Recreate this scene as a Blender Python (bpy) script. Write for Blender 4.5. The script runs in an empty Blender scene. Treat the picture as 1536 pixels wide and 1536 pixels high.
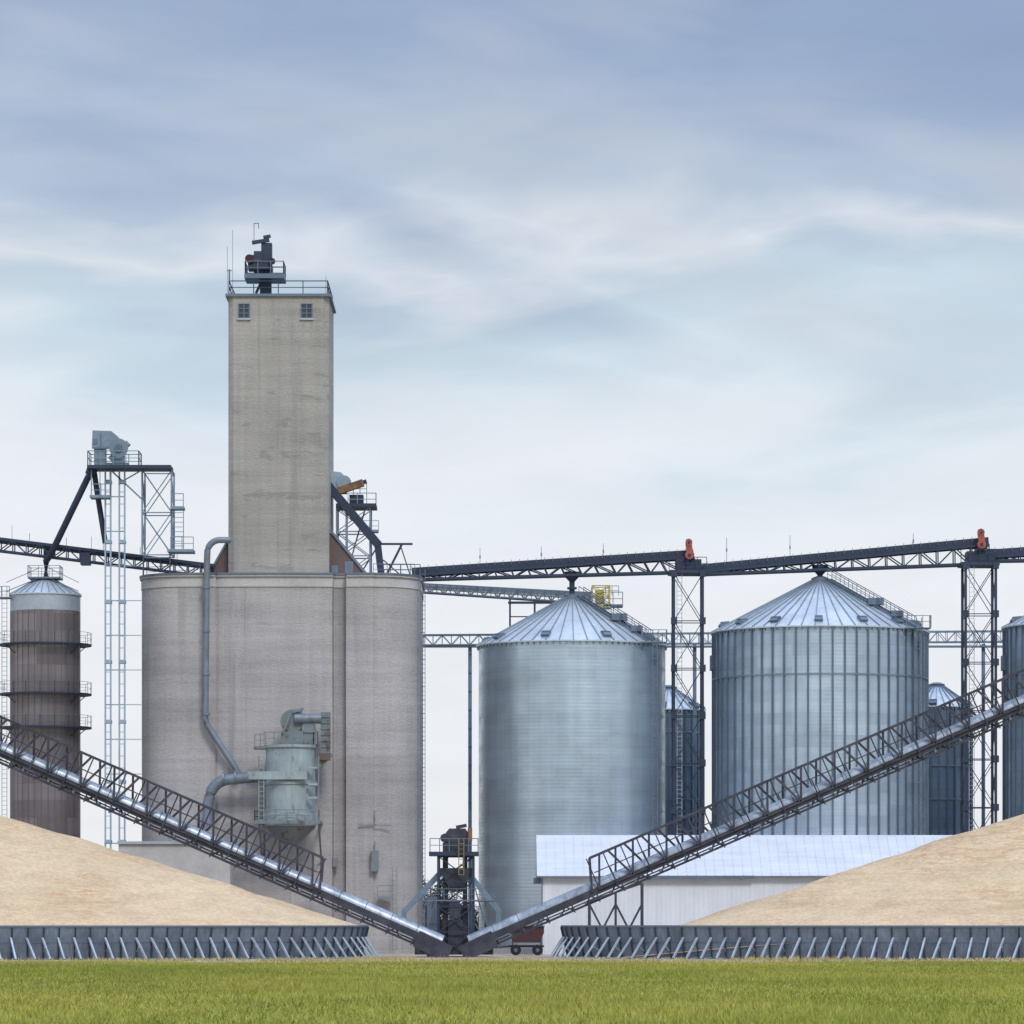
import bpy, math, random
import numpy as np
from mathutils import Vector, Matrix
random.seed(7); rng=np.random.default_rng(7)
K=6000.0; CH=3.0; HZ=1385.0
def X(px,d): return (px-768)*d/K
def Z(py,d): return CH-(py-HZ)*d/K
def P(px,py,d): return Vector((X(px,d),d,Z(py,d)))
scene=bpy.context.scene
def lin(c):
    return tuple(((v/255.0)/12.92 if v/255.0<=0.04045 else (((v/255.0)+0.055)/1.055)**2.4) for v in c)

# ------------------------------------------------------------ materials
class NT:
    def __init__(s,nt): s.nt=nt
    def n(s,t,**kw):
        nd=s.nt.nodes.new(t)
        for k,v in kw.items(): setattr(nd,k,v)
        return nd
    def l(s,a,b): s.nt.links.new(a,b)
    def math(s,op,a,b=None,c=None,clamp=False):
        nd=s.n('ShaderNodeMath',operation=op); nd.use_clamp=clamp
        for i,v in enumerate((a,b,c)):
            if v is None: continue
            if isinstance(v,(int,float)): nd.inputs[i].default_value=v
            else: s.l(v,nd.inputs[i])
        return nd.outputs[0]
    def rng(s,v,a,b,c,d,smooth=False):
        nd=s.n('ShaderNodeMapRange')
        if smooth: nd.interpolation_type='SMOOTHSTEP'
        s.l(v,nd.inputs[0])
        for i,x in enumerate((a,b,c,d)): nd.inputs[i+1].default_value=x
        return nd.outputs[0]
    def noise(s,co,sc,scale=1.0,detail=5,rough=.55,dist=0):
        mp=s.n('ShaderNodeMapping'); mp.inputs['Scale'].default_value=sc; s.l(co,mp.inputs[0])
        nz=s.n('ShaderNodeTexNoise'); nz.inputs['Scale'].default_value=scale
        nz.inputs['Detail'].default_value=detail; nz.inputs['Roughness'].default_value=rough
        nz.inputs['Distortion'].default_value=dist
        s.l(mp.outputs[0],nz.inputs['Vector']); return nz.outputs['Fac']
    def mixc(s,fac,a,b,blend='MIX'):
        nd=s.n('ShaderNodeMix',data_type='RGBA',blend_type=blend)
        if isinstance(fac,(int,float)): nd.inputs[0].default_value=fac
        else: s.l(fac,nd.inputs[0])
        for i,v in ((6,a),(7,b)):
            if isinstance(v,tuple): nd.inputs[i].default_value=(*v[:3],1)
            else: s.l(v,nd.inputs[i])
        return nd.outputs[2]
    def scalec(s,col,fac):
        nd=s.n('ShaderNodeVectorMath',operation='SCALE')
        if isinstance(col,tuple): nd.inputs[0].default_value=col
        else: s.l(col,nd.inputs[0])
        s.l(fac,nd.inputs['Scale']); return nd.outputs[0]

def newmat(name):
    m=bpy.data.materials.new(name); m.use_nodes=True
    t=NT(m.node_tree); b=m.node_tree.nodes['Principled BSDF']
    return m,t,b
def M(name,col,rough=.6,metal=0.0,layers=((.4,.4,.4,.85,1.1),(3,3,3,.92,1.06)),bump=0.0,bscale=20,tint=None):
    m,t,b=newmat(name)
    co=t.n('ShaderNodeTexCoord').outputs['Object']
    c=t.n('ShaderNodeRGB').outputs[0]; c.default_value=(*col,1)
    for (sx,sy,sz,lo,hi) in layers:
        f=t.noise(co,(sx,sy,sz)); c=t.scalec(c,t.rng(f,.3,.7,lo,hi))
    if tint:
        tc,sc,a,bb=tint
        f=t.noise(co,sc); c=t.mixc(t.rng(f,a,bb,0,1),c,tc)
    t.l(c,b.inputs['Base Color'])
    b.inputs['Roughness'].default_value=rough; b.inputs['Metallic'].default_value=metal
    if bump:
        f=t.noise(co,(bscale,)*3); bp=t.n('ShaderNodeBump'); bp.inputs['Strength'].default_value=bump
        bp.inputs['Distance'].default_value=.05
        t.l(f,bp.inputs['Height']); t.l(bp.outputs[0],b.inputs['Normal'])
    return m

def concrete(name,col,patch,line=1.25,pst=.5):
    m,t,b=newmat(name)
    co=t.n('ShaderNodeTexCoord').outputs['Object']
    c=t.n('ShaderNodeRGB').outputs[0]; c.default_value=(*col,1)
    for (s,lo,hi) in (((.03,.03,.42),.80,1.14),((.12,.12,1.6),.90,1.07),((1.2,1.2,.06),.90,1.07),((.12,.12,.1),.84,1.12),((3.5,3.5,5),.88,1.09)):
        f=t.noise(co,s); c=t.scalec(c,t.rng(f,.3,.7,lo,hi))
    # slip-form lift lines (faint, broken)
    sp=t.n('ShaderNodeSeparateXYZ'); t.l(co,sp.inputs[0])
    wob=t.noise(co,(.4,.4,.4)); z=t.math('ADD',sp.outputs[2],t.math('MULTIPLY',wob,.35))
    fr=t.math('FRACT',t.math('DIVIDE',z,line))
    brk=t.rng(t.noise(co,(.3,.3,.9)),.4,.6,0,.10)
    ln=t.math('SUBTRACT',1.0,t.math('MULTIPLY',t.rng(t.math('ABSOLUTE',t.math('SUBTRACT',fr,.5)),0,.08,1,0),brk))
    c=t.scalec(c,ln)
    # weathering : slightly warmer and cooler zones
    c=t.mixc(t.rng(t.noise(co,(.1,.1,.35)),.38,.62,0,.45),c,(col[0]*1.06,col[1]*1.04,col[2]*1.03))
    # spalled / patched areas
    f=t.noise(co,(.30,.30,1.1),detail=8,rough=.62,dist=.3)
    c=t.mixc(t.rng(f,patch,patch+.03,0,pst),c,tuple(v*.58 for v in col))
    # running stains
    f=t.noise(co,(.55,.55,.03),detail=5)
    c=t.mixc(t.rng(f,.54,.70,0,.5),c,(col[0]*.56,col[1]*.57,col[2]*.62))
    f=t.noise(co,(1.6,1.6,.05),detail=4)
    c=t.mixc(t.rng(f,.60,.75,0,.35),c,(col[0]*.5,col[1]*.5,col[2]*.53))
    t.l(c,b.inputs['Base Color']); b.inputs['Roughness'].default_value=.92
    f=t.noise(co,(3,3,7)); bp=t.n('ShaderNodeBump'); bp.inputs['Strength'].default_value=.5; bp.inputs['Distance'].default_value=.12
    t.l(f,bp.inputs['Height']); t.l(bp.outputs[0],b.inputs['Normal'])
    return m

def sheet_metal(name,col,rough,metal,pw=2.8,ph=1.1,lo=.86,hi=1.1,corr=.0,streak=.85,seam=.8):
    m,t,b=newmat(name)
    uv=t.n('ShaderNodeTexCoord').outputs['UV']
    br=t.n('ShaderNodeTexBrick'); br.offset=.5
    br.inputs['Color1'].default_value=(0,0,0,1); br.inputs['Color2'].default_value=(1,1,1,1); br.inputs['Mortar'].default_value=(.5,.5,.5,1)
    br.inputs['Scale'].default_value=1; br.inputs['Brick Width'].default_value=pw; br.inputs['Row Height'].default_value=ph
    br.inputs['Mortar Size'].default_value=.02; br.inputs['Bias'].default_value=0
    t.l(uv,br.inputs['Vector'])
    sp=t.n('ShaderNodeSeparateColor'); t.l(br.outputs['Color'],sp.inputs[0])
    c=t.n('ShaderNodeRGB').outputs[0]; c.default_value=(*col,1)
    c=t.scalec(c,t.rng(sp.outputs[0],0,1,lo,hi))
    c=t.scalec(c,t.rng(br.outputs['Fac'],0,1,1,seam))
    for (s,a,bb) in (((.9,.05,1),streak,1.06),((.03,.45,1),.88,1.08),((.1,.1,1),.86,1.12),((.02,.09,1),.9,1.08)):
        f=t.noise(uv,s); c=t.scalec(c,t.rng(f,.3,.7,a,bb))
    t.l(c,b.inputs['Base Color']); b.inputs['Metallic'].default_value=metal
    f=t.noise(uv,(.4,.8,1)); t.l(t.rng(f,.3,.7,rough-.07,rough+.1),b.inputs['Roughness'])
    if corr:
        s2=t.n('ShaderNodeSeparateXYZ'); t.l(uv,s2.inputs[0])
        w=t.math('SINE',t.math('MULTIPLY',s2.outputs[1],2*math.pi/.37))
        bp=t.n('ShaderNodeBump'); bp.inputs['Strength'].default_value=corr; bp.inputs['Distance'].default_value=.03
        t.l(w,bp.inputs['Height']); t.l(bp.outputs[0],b.inputs['Normal'])
    return m

m_conc=concrete('silo_concrete',(.425,.398,.385),.67,pst=.3)
m_conct=concrete('tower_concrete',(.385,.358,.322),.60,pst=.5)
m_coping=M('coping_concrete',(.50,.475,.455),.9)
m_galv=sheet_metal('galvanised_corrugated',(.56,.65,.72),.34,.8,lo=.95,hi=1.05,corr=.07,streak=.88,seam=.93)
m_galv2=sheet_metal('galvanised_stiffened',(.54,.63,.71),.40,.72,pw=2.6,ph=1.15,lo=.90,hi=1.08,corr=.07,seam=.9)
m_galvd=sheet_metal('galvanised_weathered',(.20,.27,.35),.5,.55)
m_brown=sheet_metal('brown_steel',(.205,.175,.18),.36,.5,pw=3.2,ph=1.7,lo=.85,hi=1.3,streak=.75)
m_roof=M('roof_sheet',(.62,.67,.71),.4,.5,layers=((.3,.3,.3,.82,1.1),(2,2,.4,.88,1.05)))
m_rib=M('galvanised_rib',(.26,.31,.36),.45,.5)
m_stiff=M('stiffener_steel',(.14,.18,.23),.5,.4)
m_navy=M('dark_navy_steel',(.030,.045,.078),.55,.2)
m_dark=M('dark_steel',(.045,.047,.062),.6,.2,layers=((1,1,1,.6,1.4),(.3,.3,.3,.8,1.3)))
m_blue=M('blue_grey_steel',(.21,.28,.35),.5,.3)
m_vent=M('vent_pipe_steel',(.20,.235,.275),.5,.3,tint=((.16,.15,.15),(1,1,.4),.5,.7))
m_lblue=M('pale_blue_steel',(.32,.42,.50),.5,.3)
m_grey=M('grey_steel',(.15,.19,.24),.5,.4)
m_lgrey=M('light_grey_steel',(.42,.46,.50),.45,.4)
m_cover=M('conveyor_cover_sheet',(.38,.42,.47),.42,.5,layers=((1.5,1.5,1.5,.6,1.15),(6,1,1,.85,1.08),(.25,.25,.25,.7,1.2)))
m_green=M('grey_green_paint',(.35,.41,.41),.6,.1,layers=((.6,.6,.6,.8,1.1),(3,3,.5,.85,1.08)),tint=((.20,.16,.13),(1.3,1.3,.5),.60,.72))
m_fan=M('weathered_fan_steel',(.20,.235,.245),.55,.3,tint=((.14,.09,.07),(1.6,1.6,.9),.55,.68))
m_white=M('white_sheet',(.76,.77,.80),.5,.0,layers=((.3,.3,.3,.93,1.04),(1.5,1.5,.2,.93,1.03)))
m_wroof=M('white_roof_sheet',(.62,.63,.66),.5,.0,layers=((.3,.3,.3,.90,1.05),(.2,2,.6,.90,1.05)))
m_red=M('red_orange_paint',(.36,.085,.06),.6,layers=((2,2,2,.6,1.2),))
m_orange=M('orange_rust',(.28,.13,.05),.7,tint=((.10,.065,.05),(1.5,1.5,1.5),.5,.65))
m_rust=M('rust',(.16,.10,.075),.8)
m_yellow=M('yellow_paint',(.50,.40,.09),.55)
m_yold=M('worn_yellow_paint',(.26,.19,.08),.6)
m_glass=M('dark_window_glass',(.05,.06,.08),.2,0)
m_annex=M('annex_roof',(.13,.085,.08),.7)
m_beige=M('beige_sheet',(.46,.44,.42),.8)
m_rubber=M('rubber',(.02,.02,.02),.9)
m_darkred=M('dark_red_paint',(.065,.022,.025),.6)
m_bark=M('bark',(.08,.06,.045),.9)
m_leaf=M('leaf',(.05,.075,.035),.8)
m_wallp=M('bunker_wall_sheet',(.20,.235,.29),.5,.4,layers=((.5,.5,.5,.7,1.25),(5,5,.5,.8,1.15)))
m_brace=M('bunker_brace_steel',(.48,.55,.62),.45,.35,layers=((1,1,1,.7,1.15),))

# grain
m_grain,t,b=newmat('grain')
co=t.n('ShaderNodeTexCoord').outputs['Object']
c=t.n('ShaderNodeRGB').outputs[0]; c.default_value=(.735,.545,.335,1)
for (s,lo,hi) in (((.06,.06,.3),.92,1.06),((.4,.4,1.4),.88,1.08),((3.0,3.0,3.5),.84,1.10)):
    f=t.noise(co,s); c=t.scalec(c,t.rng(f,.3,.7,lo,hi))
for (s,wd,st,dd) in (((.07,.07,.75),.026,.75,1.4),((.16,.16,1.7),.022,.55,2.0),((.035,.10,.5),.016,.65,1.0)):
    f=t.noise(co,s,detail=8,rough=.65,dist=dd)
    msk=t.rng(t.noise(co,(.09,.09,.3)),.42,.6,0,1)
    c=t.mixc(t.math('MULTIPLY',t.rng(t.math('ABSOLUTE',t.math('SUBTRACT',f,.5)),0,wd,st,0),msk),c,(.55,.30,.15))
t.l(c,b.inputs['Base Color']); b.inputs['Roughness'].default_value=.95
f=t.noise(co,(.35,.35,1.2),detail=9,rough=.7); bp=t.n('ShaderNodeBump'); bp.inputs['Strength'].default_value=.9; bp.inputs['Distance'].default_value=.6
t.l(f,bp.inputs['Height']); t.l(bp.outputs[0],b.inputs['Normal'])

# ground : field / dry verge / yard
m_ground,t,b=newmat('ground')
co=t.n('ShaderNodeTexCoord').outputs['Object']
sp=t.n('ShaderNodeSeparateXYZ'); t.l(co,sp.inputs[0])
green=t.mixc(t.rng(t.noise(co,(.15,.05,1)),.35,.65,0,1),(.17,.20,.025),(.26,.27,.04))
dirt=t.mixc(t.rng(t.noise(co,(.5,.15,1)),.35,.65,0,1),(.27,.205,.14),(.46,.39,.30))
yy=t.math('ADD',sp.outputs[1],t.math('MULTIPLY',t.noise(co,(.3,.3,.3)),5.0))
c=t.mixc(t.rng(yy,298,302,0,1),green,dirt)
c=t.mixc(t.rng(sp.outputs[1],460,520,0,1),c,(.10,.12,.05))
t.l(c,b.inputs['Base Color']); b.inputs['Roughness'].default_value=.95
m_grass,t,b=newmat('grass_blades')
co=t.n('ShaderNodeTexCoord').outputs['Object']
c=t.mixc(t.rng(t.noise(co,(.05,.02,1),detail=3),.35,.65,0,1),(.255,.275,.035),(.42,.38,.07))
c=t.scalec(c,t.rng(t.noise(co,(1.6,.8,1)),.3,.7,.66,1.24))
c=t.scalec(c,t.rng(t.noise(co,(.02,.10,1)),.35,.65,.88,1.08))
sp=t.n('ShaderNodeSeparateXYZ'); t.l(co,sp.inputs[0])
yy=t.math('ADD',sp.outputs[1],t.math('MULTIPLY',t.noise(co,(.2,.3,.3)),16.0))
c=t.mixc(t.rng(yy,292,308,0,.85),c,(.46,.36,.17))
t.l(c,b.inputs['Base Color']); b.inputs['Roughness'].default_value=.7

# ------------------------------------------------------------ mesh building
class B:
    def __init__(s,name,mat,parent,loc,smooth=None):
        s.name=name;s.mat=mat;s.parent=parent;s.loc=loc;s.v=[];s.f=[];s.uv={};s.smooth=smooth
    def quadbox(s,c8):
        i=len(s.v); s.v+= [Vector(p) for p in c8]
        for q in ((0,3,2,1),(4,5,6,7),(0,1,5,4),(1,2,6,5),(2,3,7,6),(3,0,4,7)): s.f.append(tuple(i+k for k in q))
    def box(s,x0,x1,y0,y1,z0,z1):
        s.quadbox([(x0,y0,z0),(x1,y0,z0),(x1,y1,z0),(x0,y1,z0),(x0,y0,z1),(x1,y0,z1),(x1,y1,z1),(x0,y1,z1)])
    def pbox(s,p0,p1,q0,q1,d,dep,):
        s.box(X(p0,d),X(p1,d),d,d+dep,Z(q1,d),Z(q0,d))
    def beam(s,a,b,w,h=None):
        a=Vector(a);b=Vector(b);h=h or w; dr=b-a
        if dr.length<1e-5: return
        dr.normalize()
        up=Vector((0,0,1)) if abs(dr.z)<.95 else Vector((0,1,0))
        sd=dr.cross(up).normalized(); u=sd.cross(dr).normalized()
        sd=sd*w/2;u=u*h/2
        s.quadbox([a-sd-u,a+sd-u,a+sd+u,a-sd+u,b-sd-u,b+sd-u,b+sd+u,b-sd+u])
    def ring(s,c,ax,r,n):
        ax=ax.normalized(); up=Vector((0,0,1)) if abs(ax.z)<.95 else Vector((0,-1,0))
        sd=ax.cross(up).normalized();u=sd.cross(ax).normalized()
        i=len(s.v)
        for k in range(n):
            a=2*math.pi*k/n; s.v.append(c+sd*math.cos(a)*r+u*math.sin(a)*r)
        return i
    def tube(s,pts,r,n=12,caps=True):
        pts=[Vector(p) for p in pts]; rs=r if isinstance(r,(list,tuple)) else [r]*len(pts)
        idx=[]
        for k,p in enumerate(pts):
            if k==0: ax=pts[1]-p
            elif k==len(pts)-1: ax=p-pts[k-1]
            else: ax=(pts[k+1]-p).normalized()+(p-pts[k-1]).normalized()
            idx.append(s.ring(p,ax,rs[k],n))
        for k in range(len(pts)-1):
            for j in range(n):
                s.f.append((idx[k]+j,idx[k]+(j+1)%n,idx[k+1]+(j+1)%n,idx[k+1]+j))
        if caps:
            s.f.append(tuple(idx[0]+j for j in reversed(range(n)))); s.f.append(tuple(idx[-1]+j for j in range(n)))
    def lathe(s,cx,cy,prof,n=96,cap=False):
        idx=[]
        L=0
        for k,(r,z) in enumerate(prof):
            if k: L+=math.hypot(r-prof[k-1][0],z-prof[k-1][1])
            i=len(s.v); idx.append((i,L))
            for j in range(n):
                a=2*math.pi*j/n; s.v.append(Vector((cx+r*math.cos(a),cy+r*math.sin(a),z)))
        R=max(p[0] for p in prof)
        for k in range(len(prof)-1):
            for j in range(n):
                f=(idx[k][0]+j,idx[k][0]+(j+1)%n,idx[k+1][0]+(j+1)%n,idx[k+1][0]+j)
                u0=2*math.pi*j/n*R;u1=2*math.pi*(j+1)/n*R
                s.uv[len(s.f)]=((u0,idx[k][1]),(u1,idx[k][1]),(u1,idx[k+1][1]),(u0,idx[k+1][1]))
                s.f.append(f)
        if cap: s.f.append(tuple(idx[-1][0]+j for j in range(n)))
    def extrude(s,pts,z0,z1):
        n=len(pts);i=len(s.v)
        s.v+=[Vector((x,y,z0)) for x,y in pts]+[Vector((x,y,z1)) for x,y in pts]
        for j in range(n): s.f.append((i+j,i+(j+1)%n,i+n+(j+1)%n,i+n+j))
        s.f.append(tuple(i+n+j for j in range(n)))
    def prism(s,pts,y0,y1):  # pts in xz
        n=len(pts);i=len(s.v)
        s.v+=[Vector((x,y0,z)) for x,z in pts]+[Vector((x,y1,z)) for x,z in pts]
        for j in range(n): s.f.append((i+j,i+n+j,i+n+(j+1)%n,i+(j+1)%n))
        s.f.append(tuple(i+j for j in range(n))); s.f.append(tuple(i+n+j for j in reversed(range(n))))
    def truss(s,b0,b1,t0,t1,w,n,r,ch=None,style='N',cross=True):
        ch=ch or r*1.6
        for oy in (-w/2,w/2):
            o=Vector((0,oy,0))
            s.beam(b0+o,b1+o,ch); s.beam(t0+o,t1+o,ch)
            for k in range(n+1):
                f=k/n; pb=b0.lerp(b1,f)+o; pt=t0.lerp(t1,f)+o
                if style=='N' or k in(0,n): s.beam(pb,pt,r)
                if k<n:
                    g=(k+1)/n; pb2=b0.lerp(b1,g)+o; pt2=t0.lerp(t1,g)+o
                    if style=='N':
                        s.beam(pb,pt2,r) if k%2==0 else s.beam(pt,pb2,r)
                    else:
                        m=t0.lerp(t1,(f+g)/2)+o
                        s.beam(pb,m,r); s.beam(m,pb2,r)
        if cross:
            o=Vector((0,w/2,0))
            for k in range(n+1):
                f=k/n
                for A,Bb in ((b0,b1),(t0,t1)):
                    p=A.lerp(Bb,f); s.beam(p-o,p+o,r)
    def tower(s,x0,x1,y0,y1,z0,z1,n,r,leg=None,xb=True):
        leg=leg or r*2
        cs=[(x0,y0),(x1,y0),(x1,y1),(x0,y1)]
        for x,y in cs: s.beam((x,y,z0),(x,y,z1),leg)
        for k in range(n+1):
            z=z0+(z1-z0)*k/n
            for i in range(4):
                a=cs[i];c=cs[(i+1)%4]
                s.beam((*a,z),(*c,z),r)
                if xb and k<n:
                    z2=z0+(z1-z0)*(k+1)/n
                    s.beam((*a,z),(*c,z2),r*.8); s.beam((*c,z),(*a,z2),r*.8)
    def rail(s,pts,h=1.1,sp=1.5,r=.06):
        pts=[Vector(p) for p in pts]
        for a,c in zip(pts[:-1],pts[1:]):
            n=max(1,round((c-a).length/sp)); up=Vector((0,0,h))
            s.beam(a+up,c+up,r); s.beam(a+up*.5,c+up*.5,r*.8)
            for k in range(n+1):
                p=a.lerp(c,k/n); s.beam(p,p+up,r)
    def ladder(s,a,c,w=.5,r=.05,cage=False,step=.45):
        a=Vector(a);c=Vector(c);o=Vector((w/2,0,0))
        s.beam(a-o,c-o,r);s.beam(a+o,c+o,r)
        n=int((c-a).length/step)
        for k in range(n): 
            p=a.lerp(c,k/n); s.beam(p-o,p+o,r*.7)
        if cage:
            q=Vector((0,-.7,0))
            for oo in (-o,o): s.beam(a+q+oo,c+q+oo,r*.6)
            for k in range(0,n,3):
                p=a.lerp(c,k/n); s.beam(p-o,p-o+q,r*.7); s.beam(p+o,p+o+q,r*.7); s.beam(p-o+q,p+o+q,r*.7)
    def finish(s):
        if not s.f: return
        me=bpy.data.meshes.new(s.name)
        me.from_pydata([tuple(v-s.loc) for v in s.v],[],s.f)
        uvl=me.uv_layers.new(name='UVMap')
        if s.uv:
            for fi,uvs in s.uv.items():
                p=me.polygons[fi]
                for li,u in zip(p.loop_indices,uvs): uvl.data[li].uv=u
        me.materials.append(s.mat)
        if s.smooth:
            me.shade_smooth(); me.set_sharp_from_angle(angle=math.radians(s.smooth))
        me.update()
        o=bpy.data.objects.new(s.name,me); scene.collection.objects.link(o)
        if s.parent: o.parent=s.parent
        else: o.location=s.loc
        return o
class G:
    def __init__(s,name,loc):
        s.loc=Vector(loc); s.e=bpy.data.objects.new(name,None); s.e.empty_display_size=.5
        s.e.location=s.loc; scene.collection.objects.link(s.e); s.parts=[]
    def p(s,name,mat,smooth=None):
        b=B(name,mat,s.e,s.loc,smooth); s.parts.append(b); return b
    def done(s):
        for b in s.parts: b.finish()

# ------------------------------------------------------------ ground + grass
me=bpy.data.meshes.new('ground')
S=6000
me.from_pydata([(-S,-200,0),(S,-200,0),(S,S*2,0),(-S,S*2,0)],[],[(0,1,2,3)]); me.materials.append(m_ground)
o=bpy.data.objects.new('ground',me); scene.collection.objects.link(o)

N=240000; NW=9000
u=rng.random(N); y0,y1=108.0,308.0
yy=y0+(y1-y0)*u**0.8
yy[:NW]=302+rng.random(NW)**1.3*23
hw=yy*0.14+5
xx=(rng.random(N)*2-1)*hw
xx=np.where(rng.random(N)<.5, np.round(xx/0.35)*0.35+rng.normal(0,.05,N), xx)
# weeds clump together along the verge
cl=rng.uniform(-50,50,90); ci=rng.integers(0,90,NW); cyv=rng.uniform(303,325,90)
xx[:NW]=cl[ci]+rng.normal(0,1.3,NW); yy[:NW]=np.clip(cyv[ci]+rng.normal(0,.7,NW),300,325.5)
edge=np.clip((306-yy+rng.normal(0,3,N))/18,0.12,1)
edge[:NW]=rng.uniform(.2,1.5,NW)
h=rng.uniform(.14,.36,N)*edge*(0.9+0.2*np.sin(xx*.21+yy*.05))
w=rng.uniform(.02,.05,N)*(yy/150)
ang=rng.uniform(-.9,.9,N); lx=rng.normal(0,.10,N); ly=rng.normal(0,.08,N)
V=np.zeros((N,3,3),dtype=np.float32)
V[:,0,0]=xx-w*np.cos(ang);V[:,0,1]=yy-w*np.sin(ang)
V[:,1,0]=xx+w*np.cos(ang);V[:,1,1]=yy+w*np.sin(ang)
V[:,2,0]=xx+lx;V[:,2,1]=yy+ly;V[:,2,2]=h
me=bpy.data.meshes.new('grass')
me.vertices.add(N*3); me.vertices.foreach_set('co',V.ravel())
me.loops.add(N*3); me.loops.foreach_set('vertex_index',np.arange(N*3,dtype=np.int32))
me.polygons.add(N); me.polygons.foreach_set('loop_start',np.arange(0,N*3,3,dtype=np.int32))
me.update(calc_edges=True); me.materials.append(m_grass)
o=bpy.data.objects.new('grass',me); scene.collection.objects.link(o)

# ------------------------------------------------------------ grain piles and bunker walls
def pile(cx,cy,aw,bw,ag,bg,H,zb=2.5):
    n=220;m=80
    vs=[];fs=[]; s0=math.sqrt(.006); s1=math.sqrt(1.006)
    for i in range(m+1):
        s=(i/m)
        for j in range(n):
            a=2*math.pi*j/n
            dx=aw*math.cos(a)*s*.99; dy=bw*math.sin(a)*s*.99
            r=math.hypot(dx/ag,dy/bg)
            rr=(math.sqrt(r*r+.006)-s0)/(s1-s0)
            z=zb+H*(1-rr)
            q=min(1,(1-s)*4)
            z+=q*(.16*math.sin(dx*.31+1)*math.sin(dy*.43)+.10*math.sin(dx*.9+dy*.7)*math.sin(dx*.23)+.05*math.sin(a*57+s*3))
            vs.append((dx,dy,max(z,.03)))
    for i in range(m):
        for j in range(n):
            a=i*n+j;b_=i*n+(j+1)%n
            fs.append((a,a+n,b_+n,b_))
    me=bpy.data.meshes.new('grain_pile'); me.from_pydata(vs,[],fs); me.materials.append(m_grain); me.shade_smooth()
    o=bpy.data.objects.new('grain_pile',me); o.location=(cx,cy,0); scene.collection.objects.link(o)
    g=G('bunker_wall',(cx,cy,0)); pan=g.p('panels',m_wallp); rim=g.p('top_rail',m_grey); br=g.p('braces',m_brace); po=g.p('posts',m_navy)
    T=[];L=0;px=None
    for k in range(4001):
        a=2*math.pi*k/4000; q=(aw*math.cos(a),bw*math.sin(a))
        if px: L+=math.hypot(q[0]-px[0],q[1]-px[1])
        T.append((L,a)); px=q
    nseg=int(L/1.3); out=[];kk=0
    for k in range(nseg):
        while T[kk][0]<L*k/nseg: kk+=1
        out.append(T[kk][1])
    pts=[]
    for a in out:
        p=Vector((cx+aw*math.cos(a),cy+bw*math.sin(a),0)); nrm=Vector((math.cos(a)/aw,math.sin(a)/bw,0)).normalized(); pts.append((p,nrm))
    for k in range(len(pts)):
        (p,nn),(p2,n2)=pts[k],pts[(k+1)%len(pts)]
        up=Vector((0,0,2.75))
        i=len(pan.v); pan.v+=[p-nn*.62,p2-n2*.62,p2+up,p+up, p-nn*.66-nn*.02,p2-n2*.68,p2+up-n2*.06,p+up-nn*.06]
        pan.f+=[(i,i+1,i+2,i+3),(i+7,i+6,i+5,i+4),(i+3,i+2,i+6,i+7)]
        rim.beam(p+up,p2+up,.12,.16)
        rim.beam(p-nn*.28+Vector((0,0,1.45)),p2-n2*.28+Vector((0,0,1.45)),.07)
        f=.66; tg=Vector((-nn.y,nn.x,0)); j=random.uniform(-.16,.16); side=1 if cx<0 else -1
        po.beam(p-nn*.58+nn*.04,p+up*.97+nn*.06,.10,.14)
        br.beam(p-nn*.62*(1-f)+up*f+nn*.08-tg*side*.12,p+nn*.95+tg*(side*.38+j)+Vector((0,0,.05)),.15,.15)
        br.beam(p-nn*.55+Vector((0,0,.1)),p+nn*.98+Vector((0,0,.06)),.08,.08)
        if k%2==0: br.beam(p+nn*.35+Vector((0,0,1.05)),p-nn*.45+Vector((0,0,.6)),.06)
    g.done()
dL=349.
pile(X(-200,dL),dL,(552+200)*dL/K,22,(556+200)*dL/K,22.1,12.6)
dR=350.
pile(X(1750,dR),dR,(1750-842)*dR/K,22,(1750-1005)*dR/K,22.2,13.2)

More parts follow.
